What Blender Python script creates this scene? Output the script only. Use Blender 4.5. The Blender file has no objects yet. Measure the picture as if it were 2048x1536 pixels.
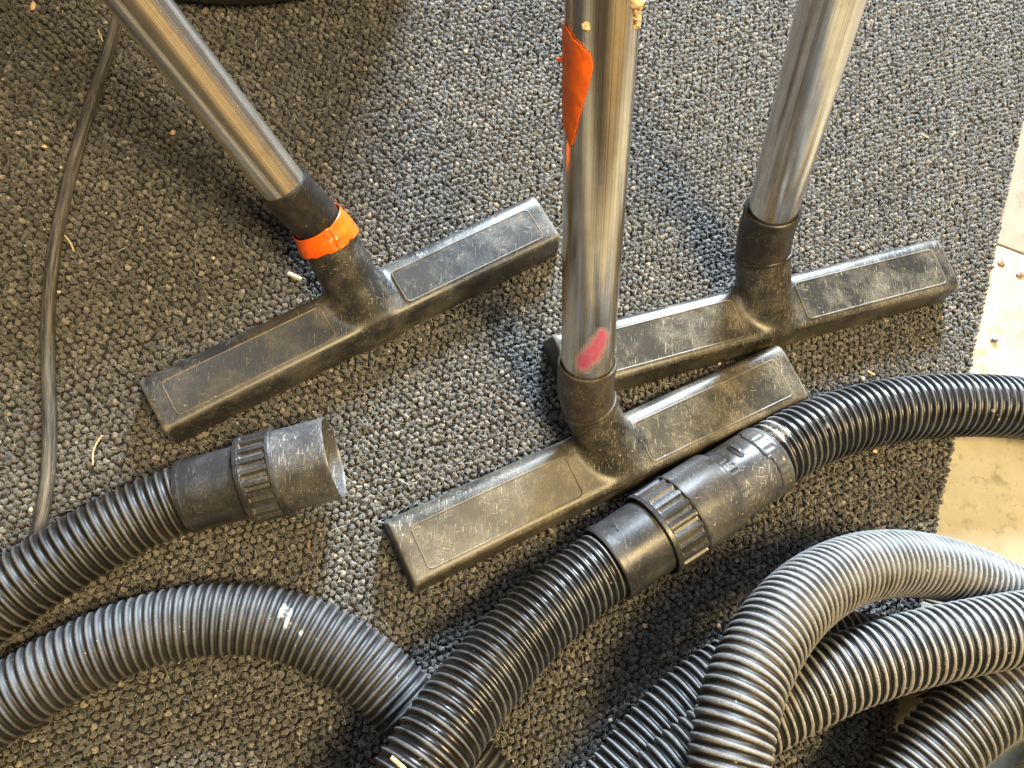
import bpy, math, random
import numpy as np
from mathutils import Vector, Matrix
rng = np.random.default_rng(7)
random.seed(7)
SC = bpy.context.scene
COL = SC.collection

# ------------------------------------------------------------------ camera
H, FPX, TILT = 0.53, 1607.0, math.radians(18.7)
_u = np.array([0.52, 0.854]); _u /= np.linalg.norm(_u)
_axis = Vector((_u[1], -_u[0], 0.0))              # tilting about this axis looks towards _u
CAMR = Matrix.Rotation(TILT, 3, _axis)
CR = np.array(CAMR)
C0 = np.array([0.0, 0.0, H])
cam_d = bpy.data.cameras.new('camera'); cam = bpy.data.objects.new('camera', cam_d); COL.objects.link(cam)
cam.location = C0; cam.rotation_euler = CAMR.to_euler()
cam_d.sensor_width = 36; cam_d.lens = 36 * FPX / 2048; cam_d.clip_start = 0.01; cam_d.clip_end = 60
SC.camera = cam

def ray(px, py):
    return CR @ np.array([px - 1024.0, 768.0 - py, -FPX])
def P(px, py, z=0.0):
    d = ray(px, py); t = (z - H) / d[2]
    return C0 + d * t
def proj(p):
    q = (np.asarray(p) - C0) @ CR
    return 1024 + FPX * q[..., 0] / -q[..., 2], 768 - FPX * q[..., 1] / -q[..., 2]

# ------------------------------------------------------------------ world and lamps
SC.view_settings.view_transform = 'Standard'; SC.view_settings.look = 'None'
SC.view_settings.exposure = 0.22; SC.view_settings.gamma = 1.0
w = bpy.data.worlds.new('World'); SC.world = w; w.use_nodes = True
nt = w.node_tree; bg = nt.nodes['Background']
tc = nt.nodes.new('ShaderNodeTexCoord'); mp = nt.nodes.new('ShaderNodeMapping'); mp.inputs['Scale'].default_value = (1.3, 1.3, 2.2)
nz = nt.nodes.new('ShaderNodeTexNoise'); nz.inputs['Scale'].default_value = 1.6; nz.inputs['Detail'].default_value = 2
rp = nt.nodes.new('ShaderNodeValToRGB'); rp.color_ramp.elements[0].position = .36; rp.color_ramp.elements[1].position = .66
rp.color_ramp.elements[0].color = (.10, .075, .05, 1); rp.color_ramp.elements[1].color = (.46, .34, .22, 1)
nt.links.new(tc.outputs['Generated'], mp.inputs[0]); nt.links.new(mp.outputs[0], nz.inputs[0]); nt.links.new(nz.outputs[0], rp.inputs[0])
def lobe(prev, dirn, lo, hi, colr):
    v = Vector(dirn).normalized(); dp = nt.nodes.new('ShaderNodeVectorMath'); dp.operation = 'DOT_PRODUCT'; dp.inputs[1].default_value = v
    nt.links.new(tc.outputs['Generated'], dp.inputs[0]); mr = nt.nodes.new('ShaderNodeMapRange'); mr.interpolation_type = 'SMOOTHSTEP'
    mr.inputs['From Min'].default_value = lo; mr.inputs['From Max'].default_value = hi; nt.links.new(dp.outputs['Value'], mr.inputs['Value'])
    mx = nt.nodes.new('ShaderNodeMix'); mx.data_type = 'RGBA'; nt.links.new(mr.outputs[0], mx.inputs[0]); nt.links.new(prev, mx.inputs[6]); mx.inputs[7].default_value = (*colr, 1)
    return mx.outputs[2]
# unseen walls as added world glow for tube reflections: warm south-east, paler north
oc = lobe(rp.outputs[0], (.75, -.60, .32), .74, .94, (3.0, 1.9, .75))
oc = lobe(oc, (.55, .80, .15), .90, .98, (.9, 1.0, 1.1))
nt.links.new(oc, bg.inputs[0]); bg.inputs[1].default_value = 0.17

def area(name, loc, target, sx, sy, energy, color, shape='RECTANGLE'):
    l = bpy.data.lights.new(name, 'AREA'); l.shape = shape; l.size = sx; l.size_y = sy; l.energy = energy; l.color = color
    o = bpy.data.objects.new(name, l); COL.objects.link(o); o.location = loc
    o.rotation_euler = (Vector(target) - Vector(loc)).to_track_quat('-Z', 'Y').to_euler()
    return o
area('window_light', (0.80, 3.55, 1.72), (0.05, 0, 0), 0.75, 0.95, 840, (0.72, 0.86, 1.0))
area('ceiling_lamp', (0.60, -0.30, 1.90), (0.0, 0, 0), 0.7, 0.45, 78, (1.0, 0.75, 0.37))
area('tube_highlight_strip', (-0.45, 0.5, 2.3), (0.0, 0, 0), 0.035, 1.6, 13, (0.85, 0.93, 1.0))  # added unseen strip, meant to draw a pale highlight line on the tubes

# ------------------------------------------------------------------ mesh helpers
def wloc(o):
    v = Vector((0, 0, 0))
    while o is not None:
        v += o.location; o = o.parent
    return np.array(v)
def mesh(name, V, F, mat, parent=None, attrs=None, smooth=True, origin=None, kind=None, sharp=None):
    """V in world metres; F list of faces or (n,4)/(n,3) array"""
    V = np.asarray(V, dtype=np.float64)
    base = wloc(parent) if parent is not None else (np.array(origin) if origin is not None else np.zeros(3))
    me = bpy.data.meshes.new(name)
    if isinstance(F, np.ndarray):
        n, k = F.shape
        me.vertices.add(len(V)); me.vertices.foreach_set('co', (V - base).astype(np.float32).ravel())
        me.loops.add(n * k); me.loops.foreach_set('vertex_index', F.astype(np.int32).ravel())
        me.polygons.add(n); me.polygons.foreach_set('loop_start', np.arange(0, n * k, k, dtype=np.int32))
        me.update(calc_edges=True)
    else:
        me.from_pydata((V - base).tolist(), [], F)
    me.polygons.foreach_set('use_smooth', np.full(len(me.polygons), smooth))
    for an, arr in (attrs or {}).items():
        arr = np.asarray(arr, dtype=np.float32)
        if arr.ndim == 1:
            a = me.attributes.new(an, 'FLOAT', 'POINT'); a.data.foreach_set('value', arr)
        else:
            a = me.attributes.new(an, 'FLOAT_VECTOR', 'POINT'); a.data.foreach_set('vector', arr.ravel())
    me.update()
    if sharp is not None: me.set_sharp_from_angle(angle=math.radians(sharp))
    if mat is not None: me.materials.append(mat)
    o = bpy.data.objects.new(name, me); COL.objects.link(o)
    if parent is not None: o.parent = parent
    else: o.location = base
    if kind: o['kind'] = kind
    return o
def thing(name, loc, label, cat, group=None):
    o = bpy.data.objects.new(name, None); COL.objects.link(o); o.location = loc; o.empty_display_size = .02
    o['label'] = label; o['category'] = cat
    if group: o['group'] = group
    return o
def tag(o, label, cat, group=None):
    o['label'] = label; o['category'] = cat
    if group: o['group'] = group
    return o
def grid_faces(n, m, wrap=True):
    i = np.arange(n - 1)[:, None]; j = np.arange(m if wrap else m - 1)[None, :]; j2 = (j + 1) % m
    return np.stack([i * m + j, (i + 1) * m + j, (i + 1) * m + j2, i * m + j2], -1).reshape(-1, 4)
def catmull(pts, per=40):
    pts = np.asarray(pts, float)
    p = np.vstack([2 * pts[0] - pts[1], pts, 2 * pts[-1] - pts[-2]])
    out = []
    for i in range(1, len(p) - 2):
        t = np.linspace(0, 1, per, endpoint=False)[:, None]
        a, b, c, d = p[i - 1], p[i], p[i + 1], p[i + 2]
        out.append(.5 * ((2 * b) + (-a + c) * t + (2 * a - 5 * b + 4 * c - d) * t**2 + (-a + 3 * b - 3 * c + d) * t**3))
    out.append(p[-2][None]); return np.vstack(out)
def resample(path, ds):
    L = np.concatenate([[0], np.cumsum(np.linalg.norm(np.diff(path, axis=0), axis=1))])
    n = max(2, int(round(L[-1] / ds)) + 1); s = np.linspace(0, L[-1], n)
    return np.stack([np.interp(s, L, path[:, k]) for k in range(3)], 1), s
def smooth_path(p, it):
    for _ in range(it):
        p = p.copy(); p[1:-1] = .25 * p[:-2] + .5 * p[1:-1] + .25 * p[2:]
    return p
def frames(path):
    T = np.gradient(path, axis=0); T /= np.linalg.norm(T, axis=1)[:, None]
    up = np.array([0, 0, 1.0])
    if abs(T[0] @ up) > .95: up = np.array([0, 1.0, 0])
    N = np.zeros_like(T); n = up - T[0] * (up @ T[0]); n /= np.linalg.norm(n); N[0] = n
    for i in range(1, len(T)):
        n = N[i - 1] - T[i] * (N[i - 1] @ T[i]); N[i] = n / np.linalg.norm(n)
    return T, N, np.cross(T, N)
def sweep(path, s, rad, nth=48):
    """rad: array (n,) or (n,nth)"""
    T, N, B = frames(path); th = np.linspace(0, 2 * np.pi, nth, endpoint=False)
    rad = np.asarray(rad, float)
    if rad.ndim == 1: rad = rad[:, None] * np.ones(nth)[None]
    V = path[:, None] + rad[..., None] * (np.cos(th)[None, :, None] * N[:, None] + np.sin(th)[None, :, None] * B[:, None])
    suv = np.stack([np.repeat(s[:, None], nth, 1), np.tile(np.cos(th), (len(s), 1)), np.tile(np.sin(th), (len(s), 1))], -1)
    return V.reshape(-1, 3), grid_faces(len(path), nth), suv.reshape(-1, 3), th
def lathe(A, B, prof, nth=64, rf=None, sf=None):
    """solid of revolution: prof list of (s, r) along axis A->B direction"""
    A = np.asarray(A, float); d = np.asarray(B, float) - A; d /= np.linalg.norm(d)
    up = np.array([0, 0, 1.0]) if abs(d[2]) < .95 else np.array([0, 1.0, 0])
    n = up - d * (up @ d); n /= np.linalg.norm(n); b = np.cross(d, n)
    th = np.linspace(0, 2 * np.pi, nth, endpoint=False)
    s = np.array([p[0] for p in prof]); r = np.array([p[1] for p in prof])[:, None] * np.ones(nth)[None]
    if rf is not None: r = rf(s[:, None], th[None], r)
    S2 = s[:, None] + (sf(s[:, None], th[None]) if sf is not None else 0 * th[None])
    V = A + S2[..., None] * d + r[..., None] * (np.cos(th)[None, :, None] * n + np.sin(th)[None, :, None] * b)
    suv = np.stack([np.repeat(s[:, None], nth, 1), np.tile(np.cos(th), (len(s), 1)), np.tile(np.sin(th), (len(s), 1))], -1)
    return V.reshape(-1, 3), grid_faces(len(s), nth), suv.reshape(-1, 3)
def vnoise(x, y, seed=0):
    """cheap smooth value noise"""
    r = np.random.default_rng(seed).random((64, 64)); xi = np.floor(x).astype(int); yi = np.floor(y).astype(int)
    fx = x - xi; fy = y - yi; fx = fx * fx * (3 - 2 * fx); fy = fy * fy * (3 - 2 * fy)
    g = lambda a, b: r[a % 64, b % 64]
    return (g(xi, yi) * (1 - fx) + g(xi + 1, yi) * fx) * (1 - fy) + (g(xi, yi + 1) * (1 - fx) + g(xi + 1, yi + 1) * fx) * fy

# ------------------------------------------------------------------ materials
class M:
    def __init__(s, name, rough=.5, metal=0.0, spec=.5):
        s.m = bpy.data.materials.new(name); s.m.use_nodes = True; s.t = s.m.node_tree; s.b = s.t.nodes['Principled BSDF']
        s.b.inputs['Roughness'].default_value = rough; s.b.inputs['Metallic'].default_value = metal
        s.b.inputs['Specular IOR Level'].default_value = spec
    def n(s, k, **kw):
        x = s.t.nodes.new(k)
        for a, v in kw.items(): setattr(x, a, v)
        return x
    def l(s, a, b): s.t.links.new(a, b)
    def obj(s): return s.n('ShaderNodeTexCoord').outputs['Object']
    def attr(s, name, vec=False):
        a = s.n('ShaderNodeAttribute', attribute_name=name); return a.outputs['Vector' if vec else 'Fac']
    def map(s, src, scale=(1, 1, 1), rot=(0, 0, 0)):
        m = s.n('ShaderNodeMapping'); m.inputs['Scale'].default_value = scale; m.inputs['Rotation'].default_value = rot
        s.l(src, m.inputs[0]); return m.outputs[0]
    def noise(s, src, scale, detail=3, rough=.55, dist=0):
        x = s.n('ShaderNodeTexNoise'); x.inputs['Scale'].default_value = scale; x.inputs['Detail'].default_value = detail
        x.inputs['Roughness'].default_value = rough; x.inputs['Distortion'].default_value = dist
        s.l(src, x.inputs['Vector']); return x.outputs[0]
    def ramp(s, src, stops):
        r = s.n('ShaderNodeValToRGB'); e = r.color_ramp.elements
        while len(e) < len(stops): e.new(.5)
        for k, (p, c) in zip(e, stops):
            k.position = p; k.color = (c, c, c, 1) if isinstance(c, (int, float)) else (*c, 1)
        s.l(src, r.inputs[0]); return r.outputs[0]
    def mix(s, f, a, b, mode='MIX'):
        x = s.n('ShaderNodeMix', data_type='RGBA', blend_type=mode)
        for inp, v in ((x.inputs[0], f), (x.inputs[6], a), (x.inputs[7], b)):
            if hasattr(v, 'is_linked') or isinstance(v, bpy.types.NodeSocket): s.l(v, inp)
            elif isinstance(v, (int, float)): inp.default_value = v
            else: inp.default_value = (*v, 1)
        return x.outputs[2]
    def math(s, op, a, b=0.0):
        x = s.n('ShaderNodeMath', operation=op)
        for inp, v in ((x.inputs[0], a), (x.inputs[1], b)):
            if isinstance(v, bpy.types.NodeSocket): s.l(v, inp)
            else: inp.default_value = v
        return x.outputs[0]
    def color(s, c):
        if isinstance(c, bpy.types.NodeSocket): s.l(c, s.b.inputs['Base Color'])
        else: s.b.inputs['Base Color'].default_value = (*c, 1)
        return s
    def rough(s, c): s.l(c, s.b.inputs['Roughness']); return s
    def bump(s, h, strength=.3, dist=.001):
        b = s.n('ShaderNodeBump'); b.inputs['Strength'].default_value = strength; b.inputs['Distance'].default_value = dist
        s.l(h, b.inputs['Height']); s.l(b.outputs[0], s.b.inputs['Normal']); return s

def dusty_plastic(name, base, dust, lo, hi, rough=.42, scr=.5, rot=0.0, edge=.75):
    m = M(name, rough); o = m.obj()
    big = m.noise(o, 38, 6, .65); f = m.ramp(big, [(lo, 0), (hi, 1)])
    fine = m.noise(o, 900, 5, .8); ff = m.ramp(fine, [(.4, .12), (.66, 1)])
    dm = m.math('MULTIPLY', f, ff)
    c = m.mix(dm, base, dust)
    # scuffs: two families of short thin scratches
    tot = None
    for k, (sx, sy, r) in enumerate(((1500, 190, .25), (1300, 130, -.4), (170, 1500, .9), (1100, 90, 1.3))):
        v = m.map(o, (sx, sy, 300), (0, 0, r + rot)); q = m.noise(v, 1.0, 1.5, .5, .6)
        q = m.ramp(q, [(.645 if k < 2 else .67, 0), (.76 if k < 2 else .78, 1)])
        tot = q if tot is None else m.math('MAXIMUM', tot, q)
    patch = m.ramp(m.noise(o, 60, 3), [(.35, .1), (.6, 1)])
    tot = m.math('MULTIPLY', m.math('MULTIPLY', tot, patch), scr)
    c = m.mix(tot, c, (dust[0] * 1.6, dust[1] * 1.6, dust[2] * 1.55))
    # dry crumbs of dust
    sp = m.ramp(m.noise(o, 420, 2, .5), [(.735, 0), (.77, 1)])
    c = m.mix(m.math('MULTIPLY', sp, .8), c, (dust[0] * 2.4, dust[1] * 2.3, dust[2] * 2.0))
    pn = m.n('ShaderNodeNewGeometry').outputs['Pointiness']
    c = m.mix(m.math('MULTIPLY', m.ramp(pn, [(.515, 0), (.56, edge)]), m.ramp(m.noise(o, 240, 3, .7), [(.3, .3), (.6, 1)])), c, (dust[0] * 1.7 + .02, dust[1] * 1.7 + .03, dust[2] * 1.7 + .05))
    m.color(c); m.rough(m.ramp(m.math('ADD', dm, m.math('MULTIPLY', tot, .5)), [(0, rough), (1, min(.85, rough + .25))]))
    m.bump(m.math('ADD', m.math('MULTIPLY', fine, .5), tot), .25, .0004)
    return m.m
DUST = (.16, .145, .115)
MAT = {}
MAT['nozzle_a'] = dusty_plastic('black_plastic_scuffed', (.018, .0175, .017), DUST, .45, .72, .36, .7)
MAT['nozzle_b'] = dusty_plastic('black_plastic_dusty', (.018, .017, .015), (.195, .170, .120), .40, .68, .36, .9, .3)
MAT['nozzle_c'] = dusty_plastic('black_plastic_grimy', (.018, .017, .015), (.185, .163, .122), .42, .70, .35, .8, .15)
MAT['rim'] = dusty_plastic('panel_rim_dusty', (.030, .027, .022), (.24, .205, .14), .38, .62, .42, .3, 0, .08)
MAT['collar'] = dusty_plastic('black_collar_plastic', (.012, .011, .010), (.11, .09, .065), .48, .8, .35, .35)
MAT['collar_dusty'] = dusty_plastic('black_collar_plastic_dusty', (.016, .014, .012), (.15, .12, .08), .36, .72, .38, .6)
MAT['cuff'] = dusty_plastic('hose_cuff_plastic', (.020, .020, .021), (.11, .10, .088), .46, .78, .30, .5)
MAT['cuff_worn'] = dusty_plastic('hose_cuff_plastic_worn', (.035, .035, .037), (.18, .17, .155), .40, .72, .30, 1.0)
MAT['body'] = dusty_plastic('vacuum_body_plastic', (.02, .02, .02), (.08, .07, .05), .5, .8, .4, .3)

def hose_mat(name, valley, ridge, dustc, rough, wear_lo, wear_hi, shine=.3):
    m = M(name, rough); suv = m.attr('suv', True); rd = m.attr('ridge'); du = m.attr('dust')
    o = m.obj(); n1 = m.noise(o, 55, 5, .6); n2 = m.noise(o, 700, 3, .7)
    w = m.ramp(m.math('ADD', rd, m.math('MULTIPLY', m.math('SUBTRACT', n1, .5), .9)), [(wear_lo, 0), (wear_hi, 1)])
    w = m.math('MULTIPLY', w, m.ramp(n2, [(.3, .45), (.6, 1)]))
    c = m.mix(w, valley, ridge)
    c = m.mix(m.math('MULTIPLY', m.ramp(n1, [(.5, 0), (.8, .8)]), shine), c, dustc)
    d2 = m.ramp(m.math('MULTIPLY', du, m.math('ADD', m.math('ADD', m.noise(o, 420, 5, .85), m.math('MULTIPLY', rd, .22)), -.02)), [(.46, 0), (.66, .85)])
    c = m.mix(d2, c, (.42, .40, .37))
    sp = m.ramp(m.noise(o, 330, 1.5, .5), [(.75, 0), (.78, 1)])
    c = m.mix(m.math('MULTIPLY', sp, .6), c, (.45, .40, .31))
    m.color(c); m.rough(m.ramp(w, [(0, rough), (1, rough + .2)])); m.bump(n2, .22, .0004)
    return m.m
MAT['hose_black'] = hose_mat('hose_black_rubber', (.007, .007, .0075), (.12, .12, .122), (.12, .105, .085), .28, .6, 1.05, .15)
MAT['hose_brown'] = hose_mat('hose_worn_black_rubber', (.008, .0075, .007), (.085, .081, .077), (.10, .085, .07), .46, .55, 1.05, .3)
MAT['hose_arch'] = hose_mat('hose_dark_grey_rubber', (.010, .010, .011), (.085, .085, .088), (.11, .098, .085), .52, .4, .95)
MAT['hose_grey'] = hose_mat('hose_grey_rubber', (.008, .008, .008), (.20, .197, .192), (.14, .125, .105), .5, .45, .85)
MAT['hose_mid'] = hose_mat('hose_black_with_grey_ribs', (.010, .010, .010), (.27, .262, .25), (.09, .08, .06), .45, .55, .75, .1)

def metal(name, tint, rough):
    m = M(name, rough, 1.0); suv = m.attr('suv', True)
    v = m.map(suv, (1.5, 26, 26)); a = m.noise(v, 1.0, 6, .75)
    o = m.obj(); b = m.noise(o, 90, 5, .65)
    c = m.mix(m.ramp(b, [(.45, 0), (.75, .55)]), tint, (tint[0] * .62, tint[1] * .56, tint[2] * .47))
    c = m.mix(m.ramp(a, [(.36, .8), (.52, 0)]), c, (tint[0] * .35, tint[1] * .33, tint[2] * .31))
    c = m.mix(m.ramp(m.noise(m.map(suv, (400, 6, 6)), 1, 2), [(.68, 0), (.74, .35)]), c, (.30, .27, .23))
    pk = m.attr('pink'); pf = m.ramp(m.math('MULTIPLY', pk, m.math('ADD', m.noise(o, 260, 4, .7), .5)), [(.14, 0), (1.3, .85)])
    c = m.mix(pf, c, (.50, .02, .16)); m.color(c)
    mm = m.math('SUBTRACT', 1.0, m.math('ADD', .06, m.math('MULTIPLY', pf, .8))); m.l(mm, m.b.inputs['Metallic'])
    m.rough(m.math('ADD', m.ramp(a, [(.3, rough * .6), (.75, rough * 1.35)]), m.math('MULTIPLY', pf, .3)))
    m.bump(m.math('ADD', a, m.math('MULTIPLY', b, .35)), .12, .0006)
    return m.m
MAT['steel_a'] = metal('polished_steel_tube', (.88, .84, .78), .15)
MAT['steel_b'] = metal('dull_steel_tube', (.74, .69, .61), .15)
MAT['steel_c'] = metal('steel_tube', (.76, .72, .66), .13)

m = M('orange_tape', .28); o = m.obj(); n1 = m.noise(o, 160, 4)
m.color(m.mix(m.ramp(n1, [(.4, 0), (.75, .8)]), (.78, .115, .008), (.66, .075, .004))); m.bump(m.noise(o, 220, 3), .3, .0006); MAT['tape'] = m.m
m = M('orange_paint', .45); o = m.obj(); n1 = m.noise(o, 200, 4)
m.color(m.mix(m.ramp(n1, [(.45, 0), (.7, 1)]), (.80, .13, .006), (.68, .095, .006))); m.bump(n1, .2, .0004); MAT['paint'] = m.m
m = M('dried_glue', .5); m.color(m.mix(m.noise(m.obj(), 300, 2), (.60, .44, .26), (.42, .30, .17))); MAT['glue'] = m.m

m = M('carpet_yarn', .62, 0, .5); tn = m.attr('tone'); o = m.obj(); fine = m.noise(o, 900, 4, .75)
c = m.ramp(tn, [(0, (.022, .021, .020)), (.45, (.078, .076, .072)), (.8, (.22, .207, .185)), (1, (.50, .44, .35))])
c = m.mix(m.ramp(m.noise(o, 7, 4), [(.35, 0), (.7, .3)]), c, (.14, .12, .085))
du = m.attr('dust'); c = m.mix(m.math('MULTIPLY', du, .75), c, (.30, .27, .22))
st = m.noise(m.map(m.attr('strand', True), (.9, 3.2, 1.6)), 1.0, 3, .7)
c = m.mix(m.ramp(fine, [(.3, .5), (.72, 0)]), c, (.02, .018, .015)); c = m.mix(m.ramp(st, [(.36, .85), (.56, 0)]), c, (.012, .011, .010)); c = m.mix(m.ramp(st, [(.60, 0), (.74, .6)]), c, (.34, .32, .29)); m.color(c)
m.b.inputs['Sheen Weight'].default_value = .25; m.b.inputs['Sheen Roughness'].default_value = .5
m.bump(st, .9, .0009); MAT['yarn'] = m.m
m = M('carpet_backing', .95); m.color(m.mix(m.noise(m.obj(), 300, 4), (.006, .0055, .005), (.014, .012, .011))); MAT['backing'] = m.m
m = M('loose_fibre', .7); m.color(m.ramp(m.attr('tone'), [(0, (.10, .098, .095)), (.6, (.28, .265, .24)), (1, (.55, .50, .40))])); MAT['fibre'] = m.m

def tile_mat(name, base, dirt):
    m = M(name, .32); gm = m.n('ShaderNodeNewGeometry'); o = gm.outputs['Position']
    c = m.mix(m.ramp(m.noise(o, 16, 7, .7), [(.40, 0), (.68, 1)]), base, dirt)
    c = m.mix(m.ramp(m.noise(o, 55, 5, .7), [(.54, 0), (.66, .6)]), c, (.15, .13, .095))
    c = m.mix(m.ramp(m.noise(o, 230, 3, .6), [(.64, 0), (.70, .75)]), c, (.20, .12, .06))
    c = m.mix(m.ramp(m.noise(m.map(o, (900, 40, 1), (0, 0, .5)), 1, 2), [(.70, 0), (.78, .35)]), c, (.40, .34, .26))
    m.color(c); m.rough(m.ramp(m.noise(o, 40, 4), [(.3, .22), (.7, .45)])); m.bump(m.noise(o, 90, 3), .08, .0006)
    return m.m
MAT['tile'] = tile_mat('vinyl_tile_cream', (.37, .345, .265), (.28, .255, .185))
MAT['tile_b'] = tile_mat('vinyl_tile_beige', (.27, .238, .195), (.20, .178, .14))
m = M('floor_adhesive', .8); m.color((.09, .06, .04)); MAT['grout'] = m.m
_g = M('slot_shade_black', .6); _g.color((.004, .004, .004)); MAT['slot_shade'] = _g.m  # near-black colour for the painted shade of the panel slot
def plain(name, c, r=.6, var=.3, sc=400):
    m = M(name, r); m.color(m.mix(m.noise(m.obj(), sc, 3), tuple(x * (1 - var) for x in c), tuple(min(1, x * (1 + var)) for x in c))); return m.m
MAT['cork'] = plain('pale_crumb', (.62, .44, .26)); MAT['white'] = plain('white_plastic', (.66, .62, .52), .5, .12)
MAT['straw'] = plain('dry_straw', (.55, .42, .24)); MAT['brown'] = plain('brown_flake', (.20, .11, .07)); MAT['slate'] = plain('grey_grit', (.10, .10, .11))
MAT['fluff'] = plain('pale_lint', (.55, .50, .42)); MAT['plaster'] = plain('plaster_dust', (.68, .66, .60), .9, .15)
m = M('cord_jacket', .5); o = m.obj(); suv = m.attr('suv', True)
f = m.ramp(m.noise(m.map(suv, (30, 2.2, 2.2)), 1, 5, .65), [(.42, 0), (.62, 1)])
c = m.mix(f, (.025, .024, .023), (.11, .10, .085)); c = m.mix(m.ramp(m.noise(m.map(suv, (120, 7, 7)), 1, 5, .7), [(.56, 0), (.66, .7)]), c, (.22, .20, .165))
m.color(c); m.bump(m.noise(o, 500, 3), .2, .0004); MAT['cord'] = m.m

# ------------------------------------------------------------------ floor: vinyl tiles on adhesive
ZC = 0.0055                                           # top of carpet backing
floor = mesh('floor', [(-4, -4, -.004), (4, -4, -.004), (4, 4, -.004), (-4, 4, -.004)], [(0, 1, 2, 3)], MAT['grout'], smooth=False, kind='structure')
E0, E1 = P(2046, 236, ZC), P(1800, 1400, ZC)          # the carpet's cut edge
ed = (E0 - E1)[:2]; ed /= np.linalg.norm(ed); en = np.array([ed[1], -ed[0]])     # en points off the carpet
J0, J1 = P(1995, 488, 0)[:2], P(2048, 508, 0)[:2]
tx = (J1 - J0) / np.linalg.norm(J1 - J0); ty = np.array([-tx[1], tx[0]])
ts = .305; k = 0
g = .0007; e = .0006; q = J0 - tx * .11; shared = {}
for a in range(-7, 8):
    for b in range(-8, 5):
        if a < 0 and b > -1: continue
        mt = 'tile_b' if b >= 0 else 'tile'
        o0 = np.array([*(q + tx * a * ts + ty * b * ts), 0])
        
        if mt not in shared:
            c4 = [tx * g + ty * g, tx * (ts - g) + ty * g, (tx + ty) * (ts - g), tx * g + ty * (ts - g)]
            inn = [c4[0] + (tx + ty) * e, c4[1] + (-tx + ty) * e, c4[2] + (-tx - ty) * e, c4[3] + (tx - ty) * e]
            V = [(*p, -.0035) for p in c4] + [(*p, -.0006) for p in c4] + [(*p, 0) for p in inn]
            F = [(8, 9, 10, 11)] + [(i, (i + 1) % 4, 4 + (i + 1) % 4, 4 + i) for i in range(4)] + [(4 + i, 4 + (i + 1) % 4, 8 + (i + 1) % 4, 8 + i) for i in range(4)]
            t_ = mesh('tile', V, F, MAT[mt], floor, smooth=False); shared[mt] = t_
        else:
            t_ = shared[mt].copy(); COL.objects.link(t_)
        t_.location = o0

# ------------------------------------------------------------------ carpet
carpet = thing('carpet', (0, 0, 0), 'charcoal loop pile carpet with a cut right edge over pale vinyl tiles', 'carpet')
a0 = E1[:2] - ed * .30; a1 = E0[:2] + ed * 2.4
bl = [a0 - en * .0012, a1 - en * .0012, a1 - en * 2.6, a0 + np.array([-2.6, -.12])]
V = [(*p, .0004) for p in bl] + [(*p, ZC - .002) for p in bl]
mesh('backing', V, [(4, 5, 6, 7)] + [(i, (i + 1) % 4, 4 + (i + 1) % 4, 4 + i) for i in range(4)], MAT['backing'], carpet, smooth=False)
def ell(nseg=7, nring=4):
    V = [(0, 0, 1)]
    for i in range(1, nring):
        p = math.pi * i / nring
        for j in range(nseg):
            t = 2 * math.pi * (j + .5 * (i % 2)) / nseg; V.append((math.sin(p) * math.cos(t), math.sin(p) * math.sin(t), math.cos(p)))
    V.append((0, 0, -1)); F = []
    for j in range(nseg): F.append((0, 1 + j, 1 + (j + 1) % nseg))
    for i in range(nring - 2):
        for j in range(nseg):
            a, b = 1 + i * nseg + j, 1 + i * nseg + (j + 1) % nseg; c, d = a + nseg, b + nseg
            F += [(a, c, d), (a, d, b)]
    n = len(V) - 1
    for j in range(nseg): F.append((n, n - nseg + (j + 1) % nseg, n - nseg + j))
    return np.array(V), np.array(F)
def spots(pitch, rot, jit, margin=260):
    n = int(3.0 / pitch); gi, gj = np.meshgrid(np.arange(-n // 2, n // 2), np.arange(-n // 2, n // 2))
    x = gi * pitch + (gj % 2) * pitch * .5; y = gj * pitch * .9
    x = x + rng.normal(0, jit, x.shape) * pitch; y = y + rng.normal(0, jit, y.shape) * pitch
    c, s = math.cos(rot), math.sin(rot); X = (x * c - y * s).ravel(); Y = (x * s + y * c).ravel()
    p = np.stack([X, Y, np.full_like(X, ZC)], 1); u, v = proj(p); q = (p - C0) @ CR
    d = (p[:, :2] - E1[:2]) @ en
    ok = (Y > (a0[1] + .01)) & (u > -margin) & (u < 2048 + margin) & (v > -margin) & (v < 1536 + margin) & (d < -.002) & (q[:, 2] < 0)
    return p[ok], d[ok]
pts, dd = spots(.0048, .35, .10, 170)
TV, TF = ell(6, 4)
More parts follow.
